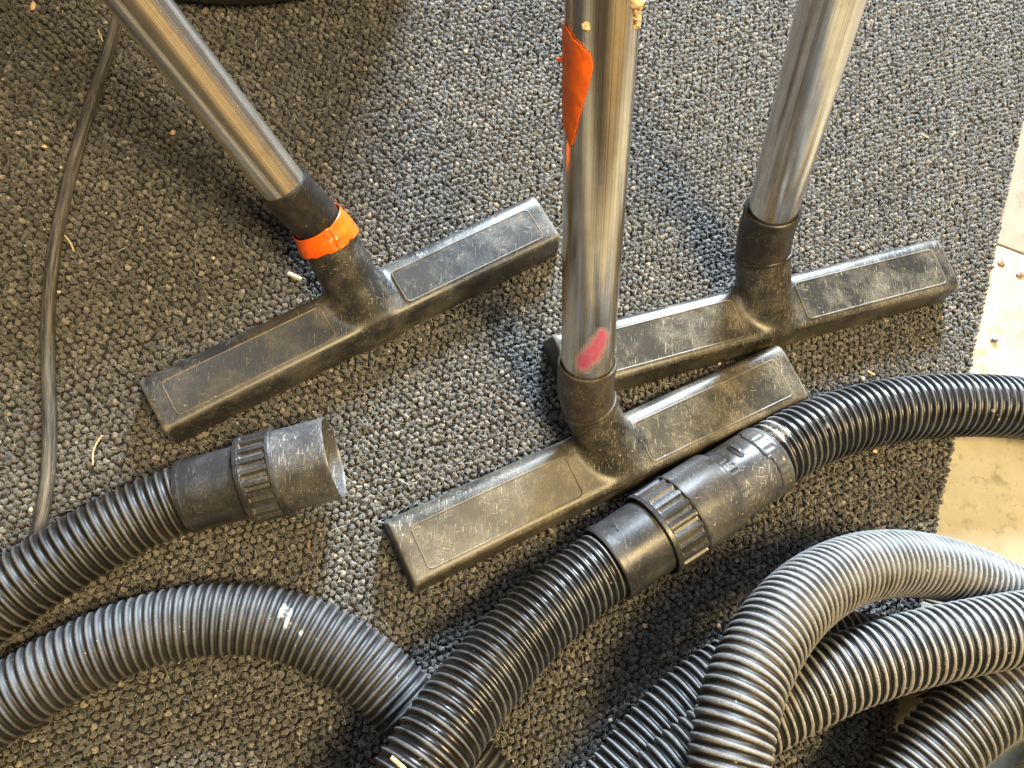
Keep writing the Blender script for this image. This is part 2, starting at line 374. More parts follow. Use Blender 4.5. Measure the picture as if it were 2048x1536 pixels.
def lobes(pts, tones, dust, size):
    n = len(pts); Vs, Ts, Ds, Ls = [], [], [], []
    ang = rng.uniform(0, math.pi, n)
    for k in (0, 1):
        a = ang + k * rng.uniform(.7, 1.4, n)
        sx = size * rng.uniform(.36, .47, n); sy = size * rng.uniform(.24, .31, n); sz = size * rng.uniform(.42, .56, n)
        tl = rng.normal(0, .28, n)
        x = TV[None, :, 0] * sx[:, None]; y = TV[None, :, 1] * sy[:, None]; z = TV[None, :, 2] * sz[:, None]
        z, x = z * np.cos(tl)[:, None] - x * np.sin(tl)[:, None], x * np.cos(tl)[:, None] + z * np.sin(tl)[:, None]
        off = size * .14 * (1 if k else -1)
        X = x * np.cos(a)[:, None] - (y + off) * np.sin(a)[:, None] + pts[:, 0:1]; Y = x * np.sin(a)[:, None] + (y + off) * np.cos(a)[:, None] + pts[:, 1:2]
        Z = z + pts[:, 2:3] + k * rng.uniform(-.0006, .0010, n)[:, None]
        V = np.stack([X, Y, Z], -1) + rng.normal(0, size * .02, (n, len(TV), 3))
        Ls.append((TV[None] * np.array([1.0, 1.0, 1.0]) + rng.uniform(-50, 50, (n, 1, 3))).reshape(-1, 3)); Vs.append(V.reshape(-1, 3)); Ts.append(np.repeat(np.clip(tones + rng.normal(0, .12, n), 0, 1), len(TV))); Ds.append(np.repeat(dust, len(TV)))
    V = np.vstack(Vs); F = (TF[None] + (np.arange(2 * n) * len(TV))[:, None, None]).reshape(-1, 3)
    return V, F, np.concatenate(Ts), np.concatenate(Ds), np.vstack(Ls)
tones = np.clip(rng.beta(2.0, 2.6, len(pts)) + (rng.random(len(pts)) > .985) * .5, 0, 1)
pz = pts.copy(); pz[:, 2] += rng.normal(0, .0004, len(pts)) - .0001
dust = np.zeros(len(pts))
for (x, y, r, a) in ((1045, 170, 62, 1.0), (200, 690, 85, .5), (150, 900, 70, .45), (700, 1010, 60, .3), (1090, 190, 45, .8), (60, 980, 50, .5)):
    c = P(x, y, ZC); rr = r / 2.9e3; dust = np.maximum(dust, a * np.clip(1.35 - np.linalg.norm(pts[:, :2] - c[:2], axis=1) / rr, 0, 1))
en_ = int(1.4 / .0043); te = np.arange(en_) * .0043 + rng.normal(0, .0003, en_)
ep = np.stack([E1[0] - ed[0] * .3 + ed[0] * te, E1[1] - ed[1] * .3 + ed[1] * te, np.full(en_, ZC - .0003)], 1); ep[:, :2] -= en * (.0016 + rng.normal(0, .0005, en_)[:, None])
ep2 = ep.copy(); ep2[:, 2] = .0026; ep2[:, :2] += en * .0006
keep = dd < -.0036; pz = np.vstack([pz[keep], ep, ep2]); tones = np.concatenate([tones[keep], rng.beta(2, 2.6, 2 * en_)]); dust = np.concatenate([dust[keep], np.zeros(2 * en_)])
V, F, T, D, LV = lobes(pz, tones, dust, .0050)
mesh('loop_pile', V, F, MAT['yarn'], carpet, {'tone': T, 'dust': D, 'strand': LV}, kind='stuff')
# loose fibre ends
fp, fd = spots(.0024, 1.1, .45, 60)
n = len(fp); L = rng.gamma(3, .0011, n) + .001; a = rng.normal(1.57, 1.1, n); wd = rng.uniform(.00007, .00015, n)
z0 = .0024 + rng.uniform(0, .0014, n); bend = rng.normal(0, .8, n); rise = rng.uniform(0, .0022, n)
Vf = []
for k, t in enumerate((0, .5, 1.0)):
    aa = a + bend * t; cx = fp[:, 0] + np.cos(aa) * L * t; cy = fp[:, 1] + np.sin(aa) * L * t; cz = fp[:, 2] + z0 + rise * t * (1.4 - t)
    ww = wd * (1 - .75 * t); nx, ny = -np.sin(aa) * ww, np.cos(aa) * ww
    Vf += [np.stack([cx + nx, cy + ny, cz], 1), np.stack([cx - nx, cy - ny, cz + ww * .6], 1)]
Vf = np.stack(Vf, 1).reshape(-1, 3); b = np.arange(n)[:, None] * 6
Ff = np.vstack([b + np.array([[0, 1, 3, 2]]), b + np.array([[2, 3, 5, 4]])])
mesh('loose_fibre', Vf, Ff, MAT['fibre'], carpet, {'tone': np.repeat(rng.beta(1.3, 2.2, n), 6)}, kind='stuff')

# ------------------------------------------------------------------ implicit surfaces for the moulded floor tools
def surface_nets(fn, lo, hi, h):
    xs = [np.arange(lo[k], hi[k] + h, h) for k in range(3)]; G = np.stack(np.meshgrid(*xs, indexing='ij'), -1)
    Fv = fn(G.reshape(-1, 3)).reshape(G.shape[:3]); S = Fv < 0
    nx, ny, nz_ = [d - 1 for d in S.shape]
    cnt = np.zeros((nx, ny, nz_)); acc = np.zeros((nx, ny, nz_, 3))
    for ax in range(3):
        o1, o2 = [k for k in range(3) if k != ax]
        for i in (0, 1):
            for j in (0, 1):
                a = [0, 0, 0]; a[o1] = i; a[o2] = j; b = list(a); b[ax] = 1
                sa = tuple(slice(a[k], a[k] + (nx, ny, nz_)[k]) for k in range(3)); sb = tuple(slice(b[k], b[k] + (nx, ny, nz_)[k]) for k in range(3))
                fa, fb = Fv[sa], Fv[sb]; cr = S[sa] != S[sb]; t = np.where(cr, fa / np.where(cr, fa - fb, 1), 0)
                off = np.zeros((nx, ny, nz_, 3)); 
                for k in range(3): off[..., k] = a[k]
                off[..., ax] = t; acc += off * cr[..., None]; cnt += cr
    act = cnt > 0; idx = -np.ones(act.shape, int); idx[act] = np.arange(act.sum())
    base = np.stack(np.meshgrid(np.arange(nx), np.arange(ny), np.arange(nz_), indexing='ij'), -1)[act]
    V = np.array(lo) + h * (base + acc[act] / cnt[act][:, None]); Q = []
    for ax in range(3):
        o1, o2 = (ax + 1) % 3, (ax + 2) % 3; sh = [nx, ny, nz_]
        sl0 = [slice(1, sh[k]) for k in range(3)]; sl0[ax] = slice(0, sh[ax]); s0 = S[tuple(sl0)]
        sl1 = list(sl0); sl1[ax] = slice(1, sh[ax] + 1); s1 = S[tuple(sl1)]
        I = np.argwhere(s0 != s1); flip = s0[tuple(I.T)]
        I = I + np.array([0 if k == ax else 1 for k in range(3)])
        e1 = np.zeros(3, int); e1[o1] = 1; e2 = np.zeros(3, int); e2[o2] = 1
        q = np.stack([idx[tuple((I - d).T)] for d in (0 * e1, e1, e1 + e2, e2)], 1); q[~flip] = q[~flip][:, ::-1]; Q.append(q)
    Q = np.vstack(Q); Q = Q[(Q >= 0).all(1)]
    for _ in range(3):
        e = 2e-4; f = fn(V); g = np.stack([(fn(V + np.eye(3)[k] * e) - fn(V - np.eye(3)[k] * e)) / (2 * e) for k in range(3)], 1)
        V = V - np.clip(f, -h, h)[:, None] * g / np.maximum((g * g).sum(1), .3)[:, None]
    return V, Q
def smin(a, b, k):
    hh = np.clip(.5 + .5 * (b - a) / k, 0, 1); return b * (1 - hh) + a * hh - k * hh * (1 - hh)
def smax(a, b, k): return -smin(-a, -b, k)

def make_wand(cfg):
    zb = ZC + .0005; ht = cfg['ht']
    A, B = P(*cfg['left'], ht), P(*cfg['right'], ht); A[2] = B[2] = 0
    L = np.linalg.norm(B - A); ex = (B - A) / L; ey = np.array([-ex[1], ex[0], 0]); hub = P(*cfg['hub'], ht)
    cx = (hub - A) @ ex; org = A + ex * cx; org[2] = 0; xl, xr = -cx, L - cx
    R = np.stack([ex, ey, np.array([0, 0, 1.0])], 1)
    loc = lambda p: (np.asarray(p) - org) @ R; wor = lambda q: q @ R.T + org
    root = thing('vacuum_wand', org, cfg['label'], 'vacuum wand', 'upright vacuum wands with floor tools')
    J = P(*cfg['joint'][:2], cfg['joint'][2]); T0 = P(*cfg['tube0'][:2], cfg['tube0'][2]); T1 = P(*cfg['tube1'][:2], cfg['tube1'][2])
    jl = loc(J); D = cfg['depth']; rn = cfg['rneck']
    tl = cfg.get('lean', 0)
    bl = np.array([cfg.get('bx', 0), -D * .10, zb + .008]); nd = jl - bl; nl = np.linalg.norm(nd); nd /= nl
    zt = zb + ht; fr = .10
    def bar(p):
        x, y, z = p[:, 0], p[:, 1], p[:, 2]
        top = z - (zt - .0016 * (x / .15)**2); bot = zb - z
        sl = .16; front = (-(y + D / 2) - sl * (zt - z) * -1 * 1.0) ; front = (-y - D / 2 + sl * (z - zb)) / math.sqrt(1 + sl * sl)
        back = (y - D / 2 + sl * (z - zb)) / math.sqrt(1 + sl * sl)
        chB = (y - (D / 2 - .0100)) * .55 + (z - zt) * .835 + .0002
        chF = (-y - (D / 2 - .0055) + (z - zt)) * .7071 + .0002
        e1 = (x - xr + .06 * (z - zb)); e2 = (xl - x + .06 * (z - zb))
        f = smax(top, back, .002); f = smax(f, front, .002); f = smax(f, chB, .0035); f = smax(f, chF, .003)
        f = smax(f, e1, .0028); f = smax(f, e2, .0028); return smax(f, bot, .002)
    def cyl(p, r0, r1):
        q = p - bl; t = q @ nd; rad = np.linalg.norm(q - t[:, None] * nd, axis=1); tt = np.clip(t / nl, 0, 1)
        return smax(rad - (r0 * (1 - tt) + r1 * tt), np.maximum(t - nl, -t - .02), .0012)
    def fn(p):
        b = bar(p); c = cyl(p, rn * 1.06, rn)
        c = smax(c, (-p[:, 1] - D / 2 + .16 * (p[:, 2] - zb)) / 1.0127, .008)
        x, y, z = p[:, 0], p[:, 1], p[:, 2]
        hump = np.sqrt(((x - cfg.get('bx', 0) * .8) / .0235)**2 + ((y - D * .04) / (D * .45))**2 + ((z - zb - .002) / (ht + .006))**2)
        hump = (hump - 1) * .018
        f = smin(b, c, .0065); f = smin(f, hump, .006)
        return np.maximum(f, zb - z)
    lo = np.minimum([xl - .004, -D / 2 - .004, zb - .002], jl - rn * 1.3); hi = np.maximum([xr + .004, D / 2 + .004, zt + .012], jl + rn * 1.3)
    lo[2] = zb - .0025
    V, F = surface_nets(fn, lo, hi, .0015)
    noz = mesh('floor_nozzle', wor(V), F, MAT[cfg['mat']], root)
    # inset panels with a raised moulded rim
    pc = loc(P(1000, 700, ht))
    for side in (-1, 1):
        x0 = (.026 if side > 0 else xl + .013); x1 = (xr - .013 if side > 0 else -.026)
        y0, y1 = -D / 2 + .0095, D / 2 - .0122
        def rr(ins, n=5, r=.003):
            o = []
            for (cx_, cy_, s0) in ((x1 - r, y1 - r, 0), (x0 + r, y1 - r, 1), (x0 + r, y0 + r, 2), (x1 - r, y0 + r, 3)):
                for i in range(n):
                    a = math.pi / 2 * (s0 + i / (n - 1)); o.append((cx_ + (r - ins) * math.cos(a), cy_ + (r - ins) * math.sin(a)))
            return np.array(o)
        def ztop(x): return zt - .0016 * (x / .15)**2
        rings = [(-.0007, -.0006), (-.0003, .0005), (.0003, .0005), (.0007, .00005)]
        Vr = []
        for ins, dz in rings:
            q = rr(ins); # subdivide long sides
            Vr.append(np.stack([q[:, 0], q[:, 1], ztop(q[:, 0]) + dz], 1))
        def dens(q):
            o = []
            for i in range(len(q)):
                a, b_ = q[i], q[(i + 1) % len(q)]; k = max(1, int(np.linalg.norm(b_[:2] - a[:2]) / .006))
                k = {True: 16, False: k}[abs(b_[0] - a[0]) > .03] if k > 1 else 1
                for t in range(k): o.append(a + (b_ - a) * t / k)
            return np.array(o)
        Vr2 = []
        for (ins, dz), q in zip(rings, Vr):
            dq = dens(q); dq[:, 2] = ztop(dq[:, 0]) + dz
            # the rim stands higher at the end next to the neck
            near = np.exp(-((dq[:, 0] - (x0 if side > 0 else x1)) / .0035)**2); dq[:, 2] += near * (.0009 if dz > .0003 else 0)
            Vr2.append(dq)
        m_ = min(len(q) for q in Vr2); Vr2 = [q[:m_] for q in Vr2]
        VV = np.vstack(Vr2); FF = grid_faces(len(rings), m_)
        pan = mesh('panel_rim', wor(VV), FF[:, ::-1].copy(), MAT['rim'], noz)
        q = Vr2[-1].copy(); xs = np.linspace(x0 + .0006, x1 - .0006, 30); ys = np.linspace(y0 + .0006, y1 - .0006, 8)
        if side > 0:  # black strip painted in for the shaded slot at the panel's inner end
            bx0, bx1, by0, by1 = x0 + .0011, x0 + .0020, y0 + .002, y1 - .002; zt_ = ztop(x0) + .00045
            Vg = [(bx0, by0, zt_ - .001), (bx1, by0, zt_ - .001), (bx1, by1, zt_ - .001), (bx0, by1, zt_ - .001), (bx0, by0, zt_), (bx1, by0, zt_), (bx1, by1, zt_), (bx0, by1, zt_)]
            mesh('panel_slot_shade', wor(np.array(Vg)), [(4, 5, 6, 7), (0, 1, 5, 4), (1, 2, 6, 5), (2, 3, 7, 6), (3, 0, 4, 7)], MAT['slot_shade'], noz, smooth=False)
        gx, gy = np.meshgrid(xs, ys, indexing='ij'); gz = ztop(gx) + .00018
        mesh('inset_panel', wor(np.stack([gx, gy, gz], -1).reshape(-1, 3)), grid_faces(30, 8, False)[:, ::-1].copy()[:, ::-1].copy(), MAT[cfg['panelmat']], noz)
    # collar: short swivel elbow from the neck to the tube
    td = T1 - T0; td /= np.linalg.norm(td); nw = nd @ R.T; rc, rt = cfg['rcol'], cfg['rtube']
    gap = np.linalg.norm(T0 - J); a = J - nw * .006; b = J + nw * gap * .42; c = T0 - td * gap * .42
    t = np.linspace(0, 1, 40)[:, None]; pth = (1 - t)**3 * a + 3 * (1 - t)**2 * t * b + 3 * (1 - t) * t * t * c + t**3 * T0
    pth, s = resample(pth, .0012); r = np.interp(s / s[-1], [0, .05, .12, .8, .96, 1], [rn - .0008, rc * .97, rc * .985, rc, rc * 1.02, rc * 1.0])
    pth = np.vstack([pth, pth[-1] + td * .0004, pth[-1] - td * .002]); s = np.append(s, [s[-1] + .0005, s[-1] + .001]); r = np.append(r, [rc - .0012, rt - .0002])
    T_, N_, B_ = frames(pth[:-2]); 
    V, F, suv, th = sweep(pth[:-2], s[:-2], r[:-2], 56)
    e0 = (V.reshape(-1, 56, 3)[-1] - T0); rdir = e0 / np.linalg.norm(e0, axis=1)[:, None]
    V = np.vstack([V, T0 + td * .0005 + rdir * (rc - .0010), T0 - td * .0004 + rdir * (rt + .0001), T0 - td * .006 + rdir * (rt - .0002)]); k = len(V) // 56
    F = grid_faces(k, 56); suv = np.vstack([suv] + [suv[-56:]] * 3)
    col = mesh('collar', V, F, MAT[cfg['colmat']], root, {'suv': suv}, sharp=50)
    # band (seam) where collar meets neck
    q = lathe(J - nw * .0012, J + nw * .01, [(-.001, rn - .0005), (-.0006, rn + .0011), (.0012, rn + .0013), (.0019, rn + .0009), (.0022, rn - .0004)], 56)
    if not cfg.get('taped'): mesh('swivel_ring', q[0], q[1], MAT[cfg['colmat']], col, sharp=40)
    # tube
    ln = cfg['tlen']; S = np.linspace(-.012, ln, int(ln / .0022)); pth = T0 + S[:, None] * td
    V, F, suv, th = sweep(pth, S, np.full(len(S), rt), 72)
    pink = np.zeros(len(V))
    if cfg.get('pink'):
        for (x, y, r_) in cfg['pink']:
            u_, v_ = proj(V); pink = np.maximum(pink, np.clip(1.5 - np.hypot((u_ - x) / r_, (v_ - y) / (r_ * 1.15)), 0, 1) * ((V - T0) @ np.array([0, -1, 1.0]) > -1))
        facing = ((V - (T0 + ((V - T0) @ td)[:, None] * td)) @ (C0 - T0)) > 0; pink *= facing
    tube = mesh('steel_tube', V, F, MAT[cfg['tubemat']], root, {'suv': suv, 'pink': pink})
    cfg.update(root=root, tube=tube, col=col, T0=T0, td=td, J=J, nw=nw, noz=noz, R=R, org=org, cpath=(a, b, c)); return cfg
W1 = make_wand(dict(bx=.003, left=(299, 818), right=(1097, 434), hub=(728, 616), joint=(650, 468, .058), tube0=(568, 372, .088), tube1=(276, 0, .175), ht=.027, depth=.0455,
    rneck=.0178, rcol=.0158, rtube=.0139, tlen=.75, mat='nozzle_a', panelmat='nozzle_a', colmat='collar', tubemat='steel_a', taped=True,
    label='leftmost leaning steel wand with orange tape round its collar and black floor nozzle'))
W2 = make_wand(dict(bx=.010, left=(797, 1112), right=(1588, 740), hub=(1217, 930), joint=(1178, 808, .055), tube0=(1175, 722, .085), tube1=(1206, 0, .268), ht=.028, depth=.0500,
    rneck=.0172, rcol=.0176, rtube=.0157, tlen=.75, mat='nozzle_b', panelmat='nozzle_b', colmat='collar_dusty', tubemat='steel_b', pink=[(1204, 672, 13), (1196, 690, 17), (1184, 708, 19), (1169, 723, 18)],
    label='middle steel wand with orange paint patch and pink smear above a dusty nozzle'))
W3 = make_wand(dict(bx=.004, left=(1118, 729), right=(1897, 526), hub=(1533, 628), joint=(1526, 507, .055), tube0=(1547, 414, .085), tube1=(1664, 0, .225), ht=.028, depth=.0500,
    rneck=.0185, rcol=.0186, rtube=.0165, tlen=.75, mat='nozzle_c', panelmat='nozzle_c', colmat='collar', tubemat='steel_c',
    label='rightmost plain steel wand whose nozzle lies beside the vinyl floor edge'))

# orange tape round the first collar
a, b, c = W1['cpath']; T0 = W1['T0']; t = np.linspace(0, 1, 60)[:, None]
pth = (1 - t)**3 * a + 3 * (1 - t)**2 * t * b + 3 * (1 - t) * t * t * c + t**3 * T0; pth, s = resample(pth, .0006)
u_, v_ = proj(pth); k0 = int(np.argmin(np.hypot(u_ - 667, v_ - 497))); k1 = int(np.argmin(np.hypot(u_ - 639, v_ - 438)))
nth = 120; Tf, Nf, Bf = frames(pth); cv = C0 - pth[k0]; th0 = math.atan2(cv @ Bf[k0], cv @ Nf[k0]) ; th = np.linspace(0, 2 * np.pi, nth, endpoint=False); rows = 14; VV = []
dth = lambda a: (a + math.pi) % (2 * math.pi) - math.pi
for i in range(rows):
    f = i / (rows - 1); sh = (f - .5) * 2
    ka = k0 + (k1 - k0) * f
    jag = (vnoise(th * 5, np.full(nth, 3.3), 4) - .5) * 5 * (1 - f) + (vnoise(th * 2, np.full(nth, 8.1), 5) - .5) * 2
    kk = np.clip(ka + jag, 0, len(pth) - 1); ki = kk.astype(int); p = pth[ki] + (kk - ki)[:, None] * (pth[np.minimum(ki + 1, len(pth) - 1)] - pth[ki])
    rad = np.interp(s[ki] / s[-1], [0, .13, .2, .3, 1], [.0184, .0183, .0173, .0163, .0161]) + .0006 + .0004 * vnoise(th * 4, np.full(nth, f * 4), 9) - .0005 * np.exp(-(dth(th - th0 - .12 - .12 * f) / .035)**2) + .0010 * np.exp(-np.maximum(0, dth(th - th0 - .12 - .12 * f)) / .5) * (dth(th - th0 - .12 - .12 * f) > 0) 
    rad = rad + .0010 * np.clip((th % 6.283) - 5.9, 0, .35) + (0.0009 * np.maximum(0, 1 - f * 3)) * (vnoise(th * 3, np.full(nth, .5), 12))
    VV.append(p + rad[:, None] * (np.cos(th)[:, None] * Nf[ki] + np.sin(th)[:, None] * Bf[ki]))
VV = np.array(VV); inner = VV[::-1] - 0
F = grid_faces(rows, nth)
tp = mesh('orange_tape', VV.reshape(-1, 3), F, MAT['tape'], W1['col'], sharp=50)
md = tp.modifiers.new('thickness', 'SOLIDIFY'); md.thickness = .0004; md.offset = -1

# torn orange patch, glue lumps on the second tube
def ray_cyl(px, py, A, d, r):
    o = C0; v = ray(px, py); v = v / np.linalg.norm(v); w_ = o - A
    vp = v - d * (v @ d); wp = w_ - d * (w_ @ d); aa = vp @ vp; bb = 2 * vp @ wp; cc = wp @ wp - r * r; disc = bb * bb - 4 * aa * cc
    t_ = (-bb - math.sqrt(max(0, disc))) / (2 * aa); return o + t_ * v
def frame_of(d):
    n_ = np.array([0, 0, 1.0]) - d * d[2]; n_ /= np.linalg.norm(n_); return n_, np.cross(d, n_)
A, d = W2['T0'], W2['td']; n_, b_ = frame_of(d); rt = .0157
poly = []
for (x, y) in [(1129, 38), (1140, 60), (1152, 78), (1166, 92), (1180, 104), (1186, 118), (1188, 130), (1184, 150), (1179, 172), (1170, 200), (1160, 235), (1152, 268), (1146, 290), (1143, 293), (1137, 280), (1131, 258)]:
    q = ray_cyl(x, y, A, d, rt); s_ = (q - A) @ d; r_ = q - A - s_ * d; poly.append((s_, math.atan2(r_ @ b_, r_ @ n_)))
poly = np.array(poly); th_ = np.unwrap(poly[:, 1]); poly[:, 1] = th_
sgn = 1 if poly[0, 1] > poly[6, 1] else -1
poly = np.vstack([poly, [poly[-1, 0] + .012, poly[-1, 1] + sgn * .45], [poly[0, 0] - .01, poly[0, 1] + sgn * .5]])
def inside(px, py, poly):
    r = np.zeros(px.shape, bool); j = len(poly) - 1
    for i in range(len(poly)):
        xi, yi = poly[i]; xj, yj = poly[j]
        c_ = ((yi > py) != (yj > py)) & (px < (xj - xi) * (py - yi) / (yj - yi + 1e-12) + xi); r ^= c_; j = i
    return r
ss = np.arange(poly[:, 0].min() - .001, poly[:, 0].max() + .001, .0004); tt = np.arange(poly[:, 1].min() - .02, poly[:, 1].max() + .02, .018)
gs, gt = np.meshgrid(ss, tt, indexing='ij'); wob = (vnoise(gs * 900, gt * 9, 3) - .5) * .0012
ins = inside(gs + wob, gt + wob * 30, poly); rr_ = rt + .00035 + .0003 * vnoise(gs * 300, gt * 5, 8)
V = A + gs[..., None] * d + rr_[..., None] * (np.cos(gt)[..., None] * n_ + np.sin(gt)[..., None] * b_)
F = grid_faces(len(ss), len(tt), False); F = F[ins.ravel()[F].all(1)]; used = np.unique(F); re = -np.ones(V.shape[0] * V.shape[1], int); re[used] = np.arange(len(used))
pt = mesh('orange_patch', V.reshape(-1, 3)[used], re[F], MAT['paint'], W2['tube'])
md = pt.modifiers.new('thickness', 'SOLIDIFY'); md.thickness = .0003; md.offset = -1
def lump(name, c, r, mat, parent=None, seed=0, flat=1.0, origin=None, squash=None, n=14, amp=.35, freq=2.2):
    th, ph = np.meshgrid(np.linspace(0, 2 * np.pi, n * 2, endpoint=False), np.linspace(0.02, np.pi - .02, n), indexing='xy')
    X = np.stack([np.sin(ph) * np.cos(th), np.sin(ph) * np.sin(th), np.cos(ph)], -1)
    k = 1 + amp * (vnoise(X[..., 0] * freq + 9, X[..., 1] * freq + X[..., 2] * freq * 1.3 + 5, seed) * 2 - 1)
    q = X * k[..., None] * r * np.array(squash or (1, 1, flat)); V = q.reshape(-1, 3)
    F = grid_faces(n, n * 2)[:, ::-1].copy()
    if parent is None: return mesh(name, V + np.asarray(c), F, mat, None, origin=np.asarray(c))
    return mesh(name, V + np.asarray(c), F, mat, parent)
for k, (x, y, r) in enumerate(((1281, 4, .0038), (1278, 18, .0028), (1277, 36, .0026), (1276, 50, .0024), (1171, 54, .0028), (1278, 28, .002))):
    q = ray_cyl(min(x, 1273) if x > 1200 else x, y, A, d, rt); lump('glue_lump', q, r * .8, MAT['glue'], W2['tube'], k, squash=(1, 1, 1) if x > 1200 else (.8, .8, .8))
lump('tape_curl', ray_cyl(1129, 120, A, d, rt) + np.array([-.0014, 0, 0]), .0017, MAT['paint'], W2['tube'], 5, squash=(1.3, .6, .6), amp=.6)

# ------------------------------------------------------------------ hoses
def hose_path(ctrl):
    pts = np.array([P(x, y, z) for x, y, z in ctrl]); p = catmull(pts); p, _ = resample(p, .004); p = smooth_path(p, 30); return p
def corrugated(name, path, r, pitch, depth, mat, parent, sharpness=1.0, dusts=(), nth=44, hand=1):
    p, s = resample(path, pitch / 10); th = np.linspace(0, 2 * np.pi, nth, endpoint=False)
    ph = s[:, None] / pitch * 2 * np.pi + hand * th[None] + .25 * (vnoise(s[:, None] * 30, th[None] * 0 + 1.5, 3))
    rd = (.5 + .5 * np.cos(ph)) ** sharpness
    wob = 1 + .012 * (vnoise(s[:, None] * 25, th[None] * .6, 11) - .5)
    rad = (r - depth + depth * rd) * wob
    V, F, suv, _ = sweep(p, s, rad, nth)
    du = np.zeros(len(V)); u_, v_ = proj(V)
    for (x, y, rx) in dusts: du = np.maximum(du, np.clip(1.4 - np.hypot(u_ - x, v_ - y) / rx, 0, 1))
    return mesh(name, V, F, MAT[mat], parent, {'suv': suv, 'ridge': rd.ravel(), 'dust': du})
def grip(nb, s0, s1, amp):
    def f(s, th, r):
        w = np.clip((s - s0) / .0006, 0, 1) * np.clip((s1 - s) / .0006, 0, 1)
        c = .5 + .5 * np.tanh(5 * (np.cos(nb * th) + .1)); return r + amp * w * (c - 1)
    return f
def arc(prof, step=.0012):
    out = [prof[0]]
    for a, b in zip(prof[:-1], prof[1:]):
        n = max(1, int(abs(b[0] - a[0]) / step))
        for k in range(1, n + 1): out.append((a[0] + (b[0] - a[0]) * k / n, a[1] + (b[1] - a[1]) * k / n))
    return out

# hose with the open cuff, left
zc = ZC + .0255
c0 = P(356, 998, zc); c1 = P(668, 915, zc + .016); ax = (c1 - c0); Lc = np.linalg.norm(ax); ax /= Lc
h1 = thing('vacuum_hose', c0 * [1, 1, 0], 'black ribbed hose ending in an open cuff with a ridged grip ring', 'hose', 'ribbed vacuum hoses')
pa = hose_path([(-260, 1380, zc), (-130, 1290, zc), (-20, 1212, zc), (90, 1140, zc), (205, 1068, zc), (290, 1026, zc), (356, 998, zc), (400, 986, zc)])
corrugated('ribbed_tube', pa, .0206, .0052, .0017, 'hose_brown', h1, 1.3, hand=-1)
sl = lambda px, py: (P(px, py, zc) - c0) @ ax
sA, sB, sC, sD = sl(374, 994), sl(503, 960), sl(577, 940), Lc
q = lathe(c0, c1, arc([(sA + .001, .0195), (sA, .0212), (sA + .0006, .0222), (sA + .003, .0224), (sA + .0034, .0217), (sA + .004, .0217), (sB - .004, .0219), (sB + .004, .0219), (sB + .006, .018)]))
mesh('cuff_sleeve', q[0], q[1], MAT['cuff'], h1, {'suv': q[2]}, sharp=35)
q = lathe(c0, c1, arc([(sB + .004, .0215), (sB, .0222), (sB - .0006, .0245), (sB, .0262), (sB + .0026, .0266), (sB + .003, .0262), (sC - .003, .0262), (sC - .0025, .0266), (sC - .001, .0266), (sC, .0258), (sC + .0002, .024)], .0005), 180, grip(23, sB + .0032, sC - .0034, .0021))
mesh('grip_ring', q[0], q[1], MAT['cuff'], h1, {'suv': q[2]}, sharp=30)
q = lathe(c0, c1, arc([(sC - .002, .0246), (sD - .004, .0249), (sD - .0006, .0251), (sD, .0249), (sD + .0001, .0240), (sD - .0006, .0236), (sD - .03, .0232), (sB, .0226), (sB - .001, .002)]), 96)
mesh('cuff_mouth', q[0], q[1], MAT['cuff_worn'], h1, {'suv': q[2]}, sharp=35)

# arched hose, lower left
z2 = ZC + .0215
h2 = thing('vacuum_hose', P(250, 1272, 0), 'dark grey ribbed hose arching along the bottom left, dusty on its crown', 'hose', 'ribbed vacuum hoses')
corrugated('ribbed_tube', hose_path([(-220, 1590, z2), (-110, 1490, z2), (10, 1402, z2), (124, 1332, z2), (252, 1273, z2), (330, 1251, z2), (410, 1238, z2), (535, 1240, z2), (635, 1274, z2), (735, 1335, z2), (806, 1404, z2), (880, 1483, z2), (965, 1570, z2), (1040, 1700, z2)]),
    0.0208, .0049, .0017, 'hose_arch', h2, 1.2, dusts=[(570, 1225, 26), (600, 1265, 14), (575, 1248, 18)])

# coupled hose: centre to right edge
zk = ZC + .0285
h3 = thing('vacuum_hose', P(1306, 1072, 0), 'black ribbed hose joined by a long grey coupling across the carpet edge', 'hose', 'ribbed vacuum hoses')
k0 = P(1214, 1129, zk); k1 = P(1537, 917, zk); ak = (k1 - k0); Lk = np.linalg.norm(ak); ak /= Lk
sl = lambda px, py: (P(px, py, zk) - k0) @ ak
a_ = P(1214, 1129, zk)
corrugated('ribbed_tube', hose_path([(740, 1720, .085), (800, 1610, .083), (850, 1522, .079), (914, 1422, .068), (1000, 1316, .052), (1100, 1215, .041), (1170, 1160, .036), (1214, 1129, zk), (1250, 1105, zk)]), .0228, .0053, .0020, 'hose_black', h3, 1.5)
corrugated('ribbed_tube', hose_path([(1480, 955, zk), (1537, 915, zk), (1592, 882, zk - .002), (1650, 856, zk - .003), (1700, 839, zk - .004), (1800, 818, zk - .004), (1900, 810, zk - .004), (2000, 812, zk - .005), (2080, 822, zk - .007), (2250, 870, zk - .007), (2420, 960, zk - .007)]),
    .0232, .0058, .0026, 'hose_black', h3, 1.9, dusts=[(1543, 857, 36), (1566, 868, 26), (1652, 853, 12), (1985, 822, 9), (2000, 840, 8)])
s1, s2, s3, s4, s5, s6 = sl(1216, 1128), sl(1310, 1069), sl(1364, 1036), sl(1440, 986), sl(1508, 938), Lk
r0 = .0243
q = lathe(k0, k1, arc([(s1 + .002, .0215), (s1 - .001, .0232), (s1 - .001, r0 + .0004), (s1, r0 + .0010), (s1 + .0045, r0 + .0010), (s1 + .005, r0 + .0003), (s2 - .002, r0 + .0006), (s2 - .001, r0 - .0006), (s2 + .004, r0 - .0012), (s2 + .006, .02)]), 96)
mesh('cuff_sleeve', q[0], q[1], MAT['cuff'], h3, {'suv': q[2]}, sharp=35)
